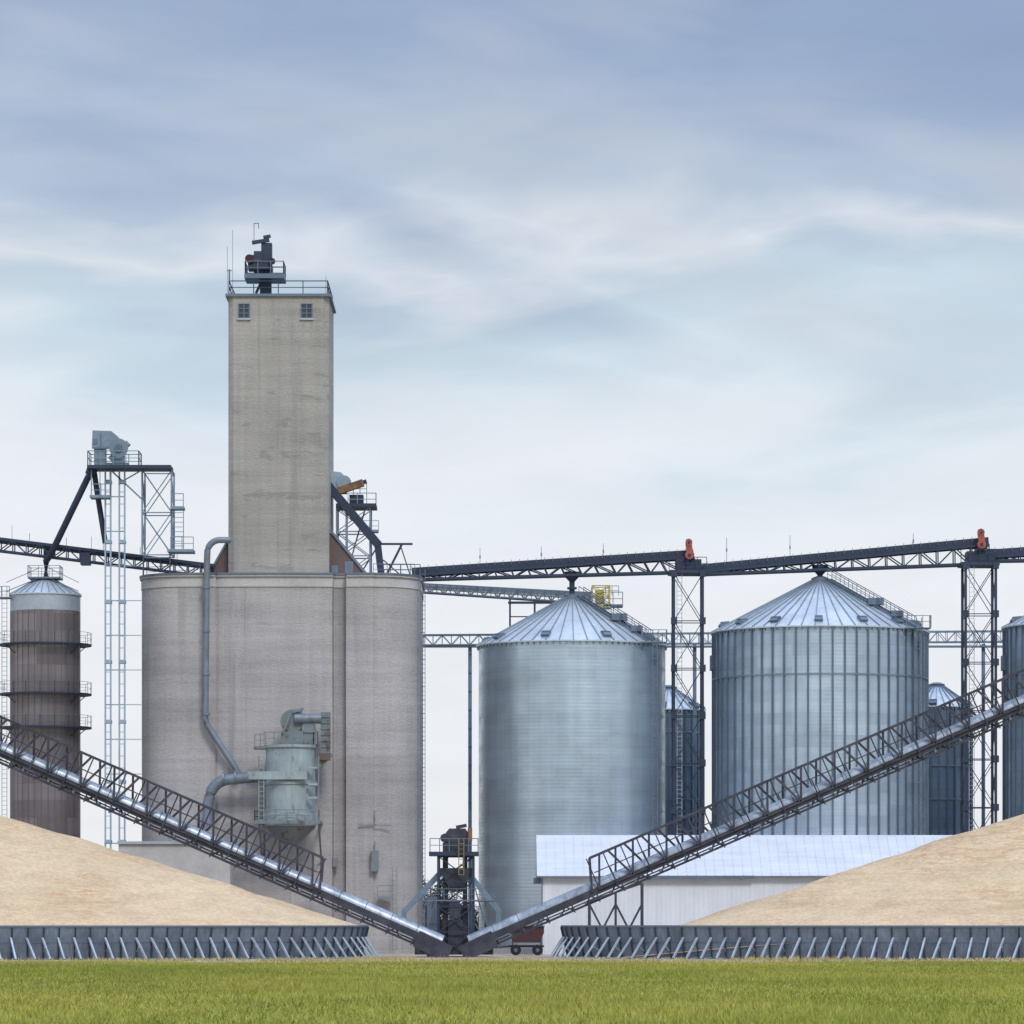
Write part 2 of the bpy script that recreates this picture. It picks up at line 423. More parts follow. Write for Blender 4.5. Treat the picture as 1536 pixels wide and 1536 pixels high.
# ------------------------------------------------------------ inclined conveyors
def incline(name,d,pa,pb,tr_end,ntr,support=None):
    a=P(*pa,d); c=P(*pb,d); k=d/K
    g=G(name,(a.x,d,0)); dk=g.p('belt_trough',m_dark); cv=g.p('cover',m_cover,40); tr=g.p('walkway_truss',m_dark); lt=g.p('idlers',m_grey)
    L=(c-a).length; dr=(c-a).normalized(); nrm=Vector((-dr.z,0,dr.x)); 
    if nrm.z<0: nrm=-nrm
    for oy in(-.75,.75): dk.beam(a+nrm*.86+Vector((0,oy,0)),c+nrm*.86+Vector((0,oy,0)),.12,.62)
    dk.beam(a+nrm*1.0,c+nrm*1.0,1.4,.12)
    for oy in(-.62,.62): dk.beam(a+nrm*.10+Vector((0,oy,0)),c+nrm*.10+Vector((0,oy,0)),.14,.2)
    n=int(L/1.2)
    for i in range(n):
        p=a+dr*(i*L/n)
        dk.beam(p+nrm*.1+Vector((0,-.7,0)),p+nrm*.1+Vector((0,.7,0)),.1)
        for oy in(-.68,.68):
            q=p+Vector((0,oy,0)); dk.beam(q+nrm*.1,q+nrm*.6+dr*(.5 if i%2 else -.5),.11)
        if i%2==0: dk.beam(p-nrm*.12+Vector((0,-.8,0)),p+nrm*.6+Vector((0,-.8,0)),.12)
        lt.tube([p+nrm*.32+Vector((0,-.72,0)),p+nrm*.32+Vector((0,.72,0))],.14,8)
    dk.beam(a+nrm*.36,c+nrm*.36,1.1,.12)
    m=int(L/2.4)
    for i in range(m):
        p=a+dr*(i*L/m+.03)+nrm*1.17; q=a+dr*((i+1)*L/m-.03)+nrm*1.17
        i0=len(cv.v); ns=12
        for pt in (p,q):
            for j in range(ns+1):
                t_=math.pi*j/ns; cv.v.append(pt+Vector((0,math.cos(t_)*.62,0))+nrm*math.sin(t_)*.66)
        for j in range(ns): cv.f.append((i0+j,i0+j+1,i0+ns+2+j,i0+ns+1+j))
        lt.beam(q+nrm*.70+dr*.03,q+nrm*.74+dr*.03,1.0,.06)
    e=P(*tr_end,d); f0=(e-a).dot(dr); HT=2.85
    for oy,ph in((-.95,0),(.95,.5)):
        o=Vector((0,oy,0))
        b0=a+dr*f0+nrm*.95+o; b1=c+nrm*.95+o; t0=b0+nrm*HT+dr*.3; t1=b1+nrm*HT
        tr.beam(b0,b1,.16); tr.beam(t0,t1,.22); tr.beam(b0-dr*.7,t0,.2)
        tr.beam(b0+nrm*1.5+dr*.2,b1+nrm*1.5,.09)
        Lt=(b1-b0).length; nt=int(Lt/3.1)
        for i in range(nt):
            s0=(i+ph)*Lt/nt; s1=s0+Lt/nt; sm=(s0+s1)/2
            if s1>Lt: break
            p0=b0+dr*s0;p1=b0+dr*s1;pm=b0+dr*sm+nrm*HT
            tr.beam(p0,pm-dr*.4,.19); tr.beam(pm+dr*.4,p1,.19)
            tr.beam(p0,p0+nrm*HT,.11)
            if i%2==0: tr.beam(p0+nrm*HT,p0+nrm*(HT+.0)+dr*.01+Vector((0,-oy,0)),.1)
    nt=int((L-f0)/3.1)
    for i in range(nt):
        p=a+dr*(f0+(i+.5)*(L-f0)/nt)+nrm*(.95+HT)
        tr.beam(p+Vector((0,-.95,0)),p+Vector((0,.95,0)),.14)
        tr.beam(p+Vector((0,-.95,0)),p+dr*1.5+Vector((0,.95,0)),.09)
        tr.beam(p-nrm*(HT*.5)+Vector((0,-.95,0)),p-nrm*(HT+.6)+Vector((0,-1.3,0)),.1)
    dk.beam(a-dr*1.0+nrm*.5,a+dr*2.2+nrm*.6,1.9,1.5)
    if support:
        for (x0,x1,ztop) in support:
            xa,xb=X(x0,d),X(x1,d)
            zt0=Z(ztop[0],d); zt1=Z(ztop[1],d)
            for y in(d-.9,d+.9):
                tr.beam((xa,y,0),(xa,y,zt0),.22); tr.beam((xb,y,0),(xb,y,zt1),.22)
                xm=(xa+xb)/2; tr.beam((xm,y,0),(xm,y,(zt0+zt1)/2),.16)
                for (u0,u1) in((xa,xm),(xm,xb)):
                    tr.beam((u0,y,.2),(u1,y,zt0*.95),.14); tr.beam((u1,y,.2),(u0,y,zt0*.95),.14)
                tr.beam((xa,y,zt0),(xb,y,zt1),.18)
            for x in(xa,xb):
                for z in(.4,zt0*.5,zt0): tr.beam((x,d-.9,z),(x,d+.9,z),.12)
    g.done()
incline('inclined_conveyor',352.,(655,1432),(-230,1045),(462,1350),0)
incline('inclined_conveyor',354.,(712,1432),(1760,978),(905,1348),0,support=[(884,963,(1352,1325))])

# ------------------------------------------------------------ concrete elevator
g=G('concrete_grain_elevator',(X(420,400),400,0))
body=g.p('silo_block',m_conc,35)
D=400.
def lobe(p0,p1,sag,n=14):
    out=[]
    for i in range(n+1):
        u_=i/n; x=X(p0+(p1-p0)*u_,D); y=D+sag*(2*u_-1)**2
        out.append((x,y))
    return out
def corner(cx,cy,rx,ry,a0,a1,n=12): return [(cx+rx*math.cos(math.radians(a0+(a1-a0)*i/n)),cy+ry*math.sin(math.radians(a0+(a1-a0)*i/n))) for i in range(n+1)]
xl,xr=X(210,403),X(630,403)
out=corner(xl+4.6,D+5.2,4.6,5.0,180,270)
out+=lobe(300,322,.0,2)[1:]+[(X(325,D),D+.35)]+lobe(328,498,.2)+[(X(500,D),D+1.2),(X(517,D),D+1.2)]+[(X(519,D),D+.2)]+lobe(545,560,0,2)
out+=corner(xr-4.6,D+5.2,4.6,5.0,270,360)
out+=[(xr,D+17),(xr-2,D+20),(xl+2,D+20),(xl,D+17)]
ZT=Z(865,400)
body.extrude(out,0,ZT)
cop=g.p('roof_coping',m_coping,35)
cx=sum(p[0] for p in out)/len(out); cy=D+10
big=[(cx+(x-cx)*1.012,cy+(y-cy)*1.03) for x,y in out]
cop.extrude(big,ZT+.002,ZT+.30)
big2=[(cx+(x-cx)*1.004,cy+(y-cy)*1.010) for x,y in out]
cop.extrude(big2,ZT-1.0,ZT+.001)
dkk=g.p('roof_edge_flashing',m_grey)
for (a_,b_) in zip(big[:-4],big[1:-3]): dkk.beam((a_[0],a_[1]-.05,ZT+.30),(b_[0],b_[1]-.05,ZT+.30),.12,.18)
tw=g.p('headhouse_tower',m_conct)
d=402.; x0,x1=X(342,d),X(493,d); ch=.55; zt=Z(445,d)
tw.extrude([(x0,d+ch),(x0+ch,d),(x1-ch,d),(x1,d+ch),(x1,d+11),(x0,d+11)],ZT+.30,zt)
cap=g.p('tower_parapet',m_grey); cap.box(x0-.25,x1+.25,d-.25,d+11.2,zt,zt+.28)
rl=g.p('tower_railing',m_navy); zc=zt+.28
rl.rail([(x0+.1,d+10.8,zc),(x0+.1,d,zc),(x1-.1,d,zc),(x1-.1,d+10.8,zc),(x0+.1,d+10.8,zc)],1.3,2.4,.09)
wi=g.p('tower_window_panes',m_glass); wf=g.p('tower_window_frames',m_grey); ws=g.p('window_sills',m_coping)
for pc in (366,460):
    a_,b_=X(pc-8,d),X(pc+8,d); zz0,zz1=Z(477,d),Z(456,d)
    wi.box(a_,b_,d-.03,d+.2,zz0,zz1)
    for xq in (a_,(a_+b_)/2,b_): wf.box(xq-.05,xq+.05,d-.09,d-.032,zz0,zz1)
    for k in range(4): z=zz0+(zz1-zz0)*k/3; wf.box(a_-.05,b_+.05,d-.12,d-.092,z-.04,z+.04)
    ws.box(a_-.15,b_+.15,d-.2,d-.002,zz0-.2,zz0-.045)
hm=g.p('head_machinery',m_navy); hb=g.p('head_machinery_platform',m_grey); hr=g.p('drive_motor',m_darkred,30)
y=d+4
hm.box(X(386,d),X(403,d),y,y+1.2,zc,Z(412,d))
hm.beam(P(384,440,y),P(396,414,y),.25)
hb.box(X(364,d),X(424,d),y-1.5,y+2.2,Z(411,d),Z(404,d))
q=Z(404,d)
hb.rail([(X(365,d),y-1.4,q),(X(423,d),y-1.4,q),(X(423,d),y+2.1,q),(X(365,d),y+2.1,q),(X(365,d),y-1.4,q)],1.25,1.3,.08)
hm.box(X(388,d),X(404,d),y,y+1.1,Z(404,d),Z(354,d))
hm.tube([P(372,392,y)+Vector((0,.5,0)),P(390,392,y)+Vector((0,.5,0))],.75,14)
hm.box(X(377,d),X(390,d),y-.2,y+1.1,Z(400,d),Z(367,d)); hm.pbox(372,408,396,404,y-.5,1.6)
hm.beam(P(378,364,y),P(404,360,y),.35); hm.beam(P(395,356,y),P(406,354,y),.3)
hm.beam(P(381,340,y),P(381,368,y),.05); hm.beam(P(381,335,y),P(388,335,y),.06); hm.beam(P(388,335,y),P(388,343,y),.06);hm.beam(P(381,341,y),P(381,335,y),.06)
hr.tube([P(374,388,y-.8),P(374,388,y+.4)],.45,12); hr.tube([P(408,392,y-.8),P(408,392,y+.4)],.35,12)
an=g.p('antennas',m_grey)
an.beam(P(349,440,d+1),P(349,345,d+1),.04); an.beam(P(341,440,d+1),P(341,370,d+1),.04)
an.beam(P(489,440,d+1),P(489,415,d+1),.05); an.beam(P(344,420,d+.5),P(344,404,d+.5),.16); an.beam(P(340,406,d+.5),P(348,406,d+.5),.08)
ax=g.p('annex_gallery',m_annex); d2=404.
ax.prism([(X(313,d2),ZT+.3),(X(551,d2),ZT+.3),(X(500,d2),Z(800,d2)),(X(342,d2),Z(808,d2))],d2,d2+9)
axf=g.p('annex_fascia',m_grey)
axf.beam(P(311,865,d2-.1),P(343,808,d2-.1),.2); axf.beam(P(553,865,d2-.1),P(497,797,d2-.1),.25)
axf.box(X(517,d2),X(530,d2),d2-.1,d2-.003,Z(862,d2),Z(842,d2)); axf.box(X(497,d2),X(507,d2),d2-.1,d2-.003,Z(860,d2),Z(848,d2))
rr=g.p('roof_railing',m_grey)
rr.rail([(X(560,401),401.2,ZT+.3),(X(622,401),401.6,ZT+.3)],1.1,1.6,.06)
rr.rail([(X(216,401),404,ZT+.3),(X(300,401),401,ZT+.3)],1.0,1.6,.05)
la=g.p('wall_ladder',m_grey); la.ladder((xr+.25,403.5,1),(xr+.25,403.5,ZT+1),.5,.06,True)
ft=g.p('wall_fittings',m_fan)
ft.box(X(556,399),X(567,399),399.3,400.1,Z(1307,399),Z(1276,399)); ft.beam(P(562,1275,399.8),P(562,1262,399.8),.1); 
ft.beam(P(537,1238,399.8),P(587,1238,399.8),.09); ft.beam(P(562,1238,399.8),P(562,1216,399.8),.09)
ft.box(X(498,399),X(506,399),400.1,400.6,Z(1300,399),Z(1287,399))
ft.ladder(P(592,1425,399.6),P(592,1300,399.6),.45,.05)
ft.rail([P(566,1345,399.2),P(588,1345,399.2)],1.1,1,.06); ft.box(X(566,399),X(588,399),399.0,400,Z(1349,399),Z(1345,399)-.003)
g.done()

g=G('beige_shed',(X(240,391),391,0)); b_=g.p('walls',m_beige); r_=g.p('roof',m_lgrey)
b_.box(X(178,391),X(345,391),391,397,0,Z(1266,391)); r_.box(X(176,391),X(347,391),390.7,397.3,Z(1266,391),Z(1262,391))
dd=g.p('doors',m_grey); dd.box(X(300,391),X(318,391),390.9,390.997,0,2.4)
g.done()

# ------------------------------------------------------------ vent pipe + dust collector
def arc(c,r,a0,a1,n,d):
    return [P(c[0]+r*math.cos(math.radians(a0+(a1-a0)*i/n)),c[1]-r*math.sin(math.radians(a0+(a1-a0)*i/n)),d) for i in range(n+1)]
g=G('dust_collector',(X(436,396),396.5,0)); d=396.
pi_=g.p('vertical_vent_pipe',m_vent,40)
dp=399.1
pi_.tube([P(346,810,dp),P(333,810,dp)]+arc((330,829),19,90,180,8,dp)+[P(310,860,dp),P(308,1076,dp)]+[P(310,1086,dp),P(316,1096,dp),P(352,1150,dp),P(358,1162,dp)],.32,14)
for yy_ in (880,945,1010,1070): pi_.tube([P(309,yy_,dp),P(309,yy_+3,dp)],.42,14)
du=g.p('intake_duct',m_vent,40)
du.tube([P(312,1240,397.6),P(312,1205,397.6)]+arc((345,1200),31,180,95,8,397.6)+[P(400,1164,397.2)],.55,16)
for q in((334,1169),(352,1167),(372,1165)): du.tube([P(q[0],q[1]-1,397.5),P(q[0]+3,q[1]-1,397.5)],.66,16)
bo=g.p('filter_body',m_green,35); cxx=X(436,396.8); cyy=396.8
bo.lathe(cxx,cyy,[(.55,Z(1270,396.8)),(.6,Z(1266,396.8)),(2.45,Z(1240,396.8)),(2.55,Z(1238,396.8)),(2.55,Z(1222,396.8)),(2.45,Z(1221,396.8)),(2.45,Z(1178,396.8)),(2.6,Z(1177,396.8)),(2.6,Z(1173,396.8)),(2.45,Z(1172,396.8)),(2.45,Z(1124,396.8)),(2.65,Z(1122,396.8)),(2.65,Z(1118,396.8))],32,True)
sk=g.p('hopper_skirt',m_fan,35); sk.lathe(cxx,cyy,[(.64,Z(1267.5,396.8)),(2.5,Z(1241,396.8))],24)
fr=g.p('support_frame',m_fan)
zf=Z(1234,396.8)
for sx in(-3.0,2.9):
    fr.beam((cxx+sx,cyy-2.6,zf),(cxx+sx,400.3,zf),.26); fr.beam((cxx+sx,cyy-2.4,zf),(cxx+sx,400.2,zf-4),.18)
    fr.beam((cxx+sx,cyy-2.6,zf),(cxx+sx,cyy-2.6,zf+6.5),.14)
fr.beam((cxx-3.4,cyy-2.7,zf),(cxx+3,cyy-2.7,zf),.35)
fr.rail([(cxx-3.4,400,zf+.1),(cxx-3.4,cyy-2.8,zf+.1),(cxx+3,cyy-2.8,zf+.1)],1.1,1.1,.07)
fr.rail([(cxx-2.5,cyy-2.2,Z(1118,396.8)),(cxx+2.4,cyy-2.2,Z(1118,396.8)),(cxx+2.4,cyy+2,Z(1118,396.8))],1.2,.9,.08)
fr.box(cxx-3.6,cxx-2.4,cyy-1,cyy+1,Z(1124,396.8),Z(1120,396.8)); fr.rail([(cxx-3.5,cyy-1,Z(1120,396.8)),(cxx-2.4,cyy-1,Z(1120,396.8))],1.2,.6,.07)
tp=g.p('fan_housing',m_fan,30)
tp.pbox(422,476,1096,1117,395.9,1.8); tp.pbox(434,452,1064,1097,396.3,1.6); tp.pbox(455,472,1086,1098,395.7,1.5)
tp.tube([P(438,1082,395.9),P(438,1082,397.4)],1.15,20)
tp.pbox(481,495,1068,1140,396.2,1.3)
for q in range(1074,1138,9): tp.pbox(480,496,q,q+2,396.1,.1)
tp.beam(P(495,1128,396.8),P(472,1150,396.8),.9)
tp.beam(P(424,1100,395.8),P(436,1070,395.8),.2)
bl=g.p('blower_pipe',m_vent,30); bl.tube([P(442,1078,395.8),P(482,1078,395.8)],.5,16)
bl.beam(P(440,1068,395.7),P(455,1063,395.7),.25)
gu=g.p('access_catwalk',m_green); gu.box(X(375,396),X(462,396),393.9,394.32,Z(1169,394),Z(1157,394))
gu.ladder(P(392,1230,394),P(392,1130,394),.5,.06)
for q in (1150,1175,1195): gu.pbox(462,478,q,q+3,394.2,.5)
rst=g.p('rusty_panels',m_rust); rst.pbox(478,494,1130,1140,395.95,.2); rst.pbox(424,432,1088,1095,395.7,.2)
g.done()

# ------------------------------------------------------------ brown slim silo
g=G('brown_steel_silo',(X(68,403),403,0)); d=403.
R=52*d/K; cx=X(68,d)
bd=g.p('shell',m_brown,30); bd.lathe(cx,d,[(R,0),(R,Z(918,d))],72)
top=g.p('upper_ring',m_lgrey,30); top.lathe(cx,d,[(R+.03,Z(918,d)+.002),(R+.03,Z(893,d))],72)
rf=g.p('roof',m_roof,30); rf.lathe(cx,d,[(R+.15,Z(893,d)-.1),(R+.15,Z(893,d)+.02),(.9,Z(869,d)),(.9,Z(866,d))],72,True)
ri=g.p('roof_ribs',m_rib)
for k in range(28):
    a=2*math.pi*k/28; c_,s_=math.cos(a),math.sin(a)
    ri.beam((cx+(R+.15)*c_,d+(R+.15)*s_,Z(893,d)+.06),(cx+.9*c_,d+.9*s_,Z(869,d)+.04),.07)
rb=g.p('shell_ribs',m_brown)
for k in range(32):
    a=2*math.pi*k/32; c_,s_=math.cos(a),math.sin(a); rb.beam((cx+(R+.01)*c_,d+(R+.01)*s_,0),(cx+(R+.01)*c_,d+(R+.01)*s_,Z(918,d)),.06)
cw=g.p('ring_catwalks',m_navy); g_r=g.p('catwalk_rails',m_grey)
for q in (968,1042,1092):
    z=Z(q,d); n=20; Ro=R+1.15
    for k in range(n):
        a=2*math.pi*k/n;a2=2*math.pi*(k+1)/n
        p=Vector((cx+Ro*math.cos(a),d+Ro*math.sin(a),z));p2=Vector((cx+Ro*math.cos(a2),d+Ro*math.sin(a2),z))
        mi=Vector((cx+(Ro-.5)*math.cos(a),d+(Ro-.5)*math.sin(a),z));mi2=Vector((cx+(Ro-.5)*math.cos(a2),d+(Ro-.5)*math.sin(a2),z))
        cw.beam(mi,mi2,1.0,.12); cw.beam(p,p2,.08,.16)
    for k in (2,8,12,18):
        a=2*math.pi*k/n; p=Vector((cx+Ro*math.cos(a),d+Ro*math.sin(a),z)); cw.beam(p,Vector((cx+R*math.cos(a),d+R*math.sin(a),z-.9)),.07)
    pr=[(cx+Ro*math.cos(2*math.pi*k/n),d+Ro*math.sin(2*math.pi*k/n),z) for k in range(n+1)]
    g_r.rail(pr,1.2,5,.035)
tr=g.p('roof_platform',m_grey)
z=Z(868,d); tr.box(cx-1.6,cx+1.6,d-1.4,d+1.4,z-.08,z+.08); tr.rail([(cx-1.6,d-1.4,z),(cx+1.6,d-1.4,z),(cx+1.6,d+1.4,z),(cx-1.6,d+1.4,z),(cx-1.6,d-1.4,z)],1.2,1,.05)
tr.beam((cx+.4,d-1.2,z),(cx+R,d-1.2,Z(893,d)+.3),.08); tr.beam((cx+.4,d-1.2,z+1),(cx+R,d-1.2,Z(893,d)+1.2),.06)
tr.beam((cx-.4,d-1.2,z),(cx-R-.3,d-1.2,Z(893,d)+.3),.08); tr.beam((cx-.4,d-1.2,z+1),(cx-R-.3,d-1.2,Z(893,d)+1.2),.06)
tr.ladder((cx-R-.5,d-1,0),(cx-R-.5,d-1,Z(880,d)),.5,.05)
tr.rail([(cx-R-1.6,d-1,Z(897,d)),(cx-R,d-1,Z(897,d))],1.1,.8,.06); tr.box(cx-R-1.6,cx-R,d-1.5,d,Z(899,d),Z(897,d))
g.done()

# ------------------------------------------------------------ left bucket elevator
g=G('bucket_elevator',(X(172,399),399,0)); d=399.
lg=g.p('trunk_legs',m_lblue)
for pc in (162,183):
    for o in(-4,4):
        lg.beam(P(pc+o,1440,d),P(pc+o,700,d),.16)
    for q in range(720,1430,18):
        lg.beam(P(pc-4,q,d),P(pc+4,q,d),.07)
    for q in range(720,1430,90): lg.pbox(pc-5,pc+5,q,q+5,d-.15,.9)
    for o in(-4,4): lg.beam(P(pc+o,1440,d+.8),P(pc+o,700,d+.8),.12)
for q in range(745,1430,52):
    lg.beam(P(158,q,d+.3),P(187,q,d+.3),.11)
    if q>830: lg.beam(P(187,q,d+.3),P(212,q,d+1.5),.08)
hd=g.p('head_casing',m_blue,30)
hd.prism([(X(139,d),Z(672,d)),(X(170,d),Z(672,d)),(X(180,d),Z(668,d)),(X(178,d),Z(656,d)),(X(168,d),Z(648,d)),(X(140,d),Z(647,d))],d-.8,d+.9)
hd.pbox(141,158,672,698,d-.6,1.3)
hd.tube([P(178,672,d-.9),P(178,672,d+.9)],.95,20); hd.beam(P(165,690,d),P(193,664,d),.9,.5); hd.pbox(168,186,678,698,d-.5,1.1)
hdt=g.p('head_trim',m_grey); hdt.pbox(138,171,670,673,d-.9,.08); hdt.pbox(150,152,649,670,d-.86,.05); hdt.pbox(139,146,658,666,d-.86,.05); hdt.tube([P(178,672,d-1.05),P(178,672,d-.9)],.4,14); hdt.pbox(160,192,694,698,d-1,1.6)
pl=g.p('head_platform',m_navy); pl.box(X(133,d),X(258,d),d-1.6,d+1.6,Z(705,d),Z(700,d))
z=Z(700,d); ra=g.p('rails',m_blue)
ra.rail([(X(134,d),d-1.5,z),(X(210,d),d-1.5,z),(X(210,d),d+1.5,z),(X(134,d),d+1.5,z),(X(134,d),d-1.5,z)],1.4,1.2,.08)
ra.box(X(136,d),X(166,d),d-1,d+1,Z(748,d),Z(744,d)); ra.rail([P(137,744,d-1),P(166,744,d-1),P(166,744,d+1)],1.2,1,.08)
ra.beam(P(137,705,d-1),P(137,746,d-1),.1);ra.beam(P(165,705,d-1),P(165,746,d-1),.1);ra.beam(P(150,705,d-1),P(150,746,d-1),.08)
sp_=g.p('spouts',m_navy,40)
sp_.tube([P(140,706,d),P(132,716,d),P(76,832,d+3),P(69,842,d+4),P(69,868,d+4)],.33,12)
sp_.tube([P(141,706,d+.6),P(146,740,d+.8),P(158,815,d+1.2)],.28,12)
sp_.tube([P(138,700,d),P(134,712,d)],.45,12)
lt=g.p('lattice_tower',m_blue)
lt.tower(X(213,d),X(257,d),d+.2,d+3.2,Z(832,d),Z(705,d),2,.11,.17)
lt.beam(P(166,705,d),P(212,748,d),.16); lt.beam(P(187,720,d),P(213,705,d),.12)
lt.box(X(256,d),X(276,d),d-.5,d+1.5,Z(764,d),Z(760,d)); lt.rail([P(258,760,d-.4),P(275,760,d-.4)],1.3,.8,.08)
lt.ladder(P(267,826,d),P(267,762,d),1.1,.08); lt.box(X(252,d),X(291,d),d-1,d+1.6,Z(829,d),Z(825,d)); lt.rail([P(256,825,d-.9),P(290,825,d-.9)],1.3,1,.07)
lt.beam(P(257,703,d),P(257,735,d-.3),.1)
for pc in (215,255): lt.beam(P(pc,832,d+1.5),(X(pc,d+4),d+4,Z(862,d+4)),.16)
g.done()

g=G('roof_conveyor_bridge',(X(160,404),404,20)); d=404.
c1=g.p('casing',m_navy); c2=g.p('truss',m_navy); c3=g.p('guard_rail',m_grey)
b0,b1=P(-120,812,d),P(322,866,d); t0,t1=P(-120,795,d),P(322,850,d)
c1.beam(t0-Vector((0,0,.05)),t1-Vector((0,0,.05)),1.2,.55)
c1.beam(b0,b1,.9,.25)
c2.truss(b0,b1,t0,t1,1.7,22,.11,.18,'N')
c2.box(X(66,d),X(74,d),d-.5,d+.5,Z(840,d),Z(818,d)); c2.box(X(122,d),X(136,d),d-1,d+.5,Z(848,d),Z(830,d))
for k in range(24):
    p=t0.lerp(t1,k/24)+Vector((0,-.85,0))
    if k%3==0: c3.beam(p,p+Vector((0,0,1.0)),.05)
c3.beam(P(18,815,d),P(18,788,d),.04); c3.beam(P(137,830,d),P(137,805,d),.04)
g.done()

# ------------------------------------------------------------ elevator head right of the tower
g=G('elevator_head_platform',(X(530,409),409,ZT)); d=409.
a1=g.p('distributor_head',m_lblue,30)
a1.prism([(X(494,d),Z(740,d)),(X(520,d),Z(740,d)),(X(524,d),Z(722,d)),(X(512,d),Z(710,d)),(X(494,d),Z(708,d))],d-1,d+1)
a1.tube([P(516,724,d-1.1),P(516,724,d+1.1)],.75,16)
a2=g.p('chute',m_orange); a2.beam(P(507,737,d-1.3),P(545,724,d-1.3),.9,.7); 
a3=g.p('diagonal_spout',m_navy); a3.beam(P(492,728,d-1.6),P(568,818,d-1.6),.9,.85); a3.beam(P(566,812,d-1.6),P(572,862,d-1.6),.7,.7)
a3.box(X(505,d),X(565,d),d-2,d+2,Z(763,d),Z(758,d)); a3.beam(P(530,728,d-1.2),P(550,722,d-1.2),.4)
a3.pbox(524,545,742,758,d-1,1.2)
a4=g.p('rails_and_lattice',m_blue)
a4.rail([P(522,758,d-1.9),P(564,758,d-1.9),P(564,758,d+1.9)],1.25,1,.08); a4.rail([P(530,742,d-.9),P(550,742,d-.9)],1.2,.7,.07)
a4.tower(X(506,d),X(556,d),d-1.5,d+1.5,ZT+.3,Z(763,d),3,.11,.18)
a4.beam(P(520,763,d-1.7),P(520,860,d-1.7),.25)
a4.beam(P(548,763,d),P(520,862,d),.15); a4.beam(P(566,820,d),P(540,862,d),.15)
a4.box(X(545,d),X(568,d),d-1.9,d,Z(800,d),Z(797,d)); a4.rail([P(545,797,d-1.9),P(568,797,d-1.9)],1.1,.8,.06)
a5=g.p('service_gantry',m_navy)
a5.beam(P(566,816,d),P(619,816,d),.25,.2); a5.beam(P(603,816,d),P(580,862,d),.22); a5.beam(P(600,816,d),P(615,862,d),.12); a5.beam(P(575,840,d),P(600,862,d),.12)
a5.box(X(570,d),X(632,d),d-2,d+2,ZT+.302,ZT+.75)
a5.rail([(X(572,d),d-1.9,ZT+.75),(X(631,d),d-1.9,ZT+.75)],1.1,1.1,.07)
g.done()

# ------------------------------------------------------------ overhead conveyors
def overhead(t0,t1,b0,b1,n,d=412.):
    g=G('overhead_conveyor',(X(t0[0],d),d,Z(t0[1],d)))
    c1=g.p('casing',m_navy); c2=g.p('truss',m_navy); c3=g.p('guard_rails',m_grey)
    T0,T1,B0,B1=P(*t0,d),P(*t1,d),P(*b0,d),P(*b1,d)
    h=Vector((0,0,.35))
    c1.beam(T0-h,T1-h,1.3,.78); c1.beam(B0,B1,1.0,.24)
    c2.truss(B0,B1,T0-h*2.2,T1-h*2.2,1.8,n,.12,.24,'N')
    for k in range(n*2):
        p=T0.lerp(T1,k/(n*2)); c3.beam(p+Vector((0,-.9,-.3)),p+Vector((0,-.9,.2)),.05)
    g.done()
overhead((618,853),(1040,826),(618,870),(1052,858),17)
overhead((1048,848),(1482,807),(1050,862),(1482,846),17)
overhead((1478,826),(1760,806),(1478,842),(1760,838),11)
g=G('reclaim_conveyor',(X(760,425),425,Z(886,425))); d=425.
c2=g.p('truss',m_grey); c1=g.p('casing',m_lgrey)
c2.truss(P(625,888,d),P(888,906,d),P(625,876,d),P(888,890,d),1.6,26,.08,.14)
c1.beam(P(625,880,d),P(888,896,d),1.0,.45)
c3=g.p('support_frame',m_navy)
for pc in(765,802):
    for o in (-.8,.8): c3.beam((X(pc,d),d+o,0),(X(pc,d),d+o,Z(900,d)),.2)
c3.beam(P(762,904,d-.9),P(832,904,d-.9),.2,.25); c3.beam(P(765,925,d-.8),P(802,925,d-.8),.12)
c4=g.p('head_platform',m_yellow)
c4.box(X(886,d),X(916,d),d-1.5,d+1,Z(913,d),Z(909,d)); c4.tower(X(888,d),X(914,d),d-1.4,d+.8,Z(909,d),Z(880,d),2,.1,.16)
c4.pbox(893,906,885,905,d-1,1.2)
c5=g.p('platform_rail',m_grey); c5.rail([P(905,908,d-1.4),P(934,908,d-1.4)],1.4,1,.08); c5.box(X(905,d),X(934,d),d-1.5,d+1,Z(911,d),Z(908,d)); c5.rail([P(908,893,d-1),P(928,893,d-1)],1,.8,.06)
g.done()
g=G('rear_catwalk',(X(1100,430),430,Z(962,430))); d=430.
c=g.p('truss',m_blue); c.truss(P(622,968,d),P(1640,962,d),P(622,953,d),P(1640,946,d),1.6,74,.07,.12)
c.box(X(622,d),X(1640,d),d-.7,d+.7,Z(966,d)-.35,Z(966,d)-.2)
c3=g.p('support_poles',m_blue,40)
for pc in (705,1042,1475):
    c3.tube([(X(pc,d),d,0),(X(pc,d),d,Z(966,d))],.2,10)
for q in range(980,1400,28): c3.beam(P(702,q,d-.3),P(708,q,d-.3),.12)
g.done()

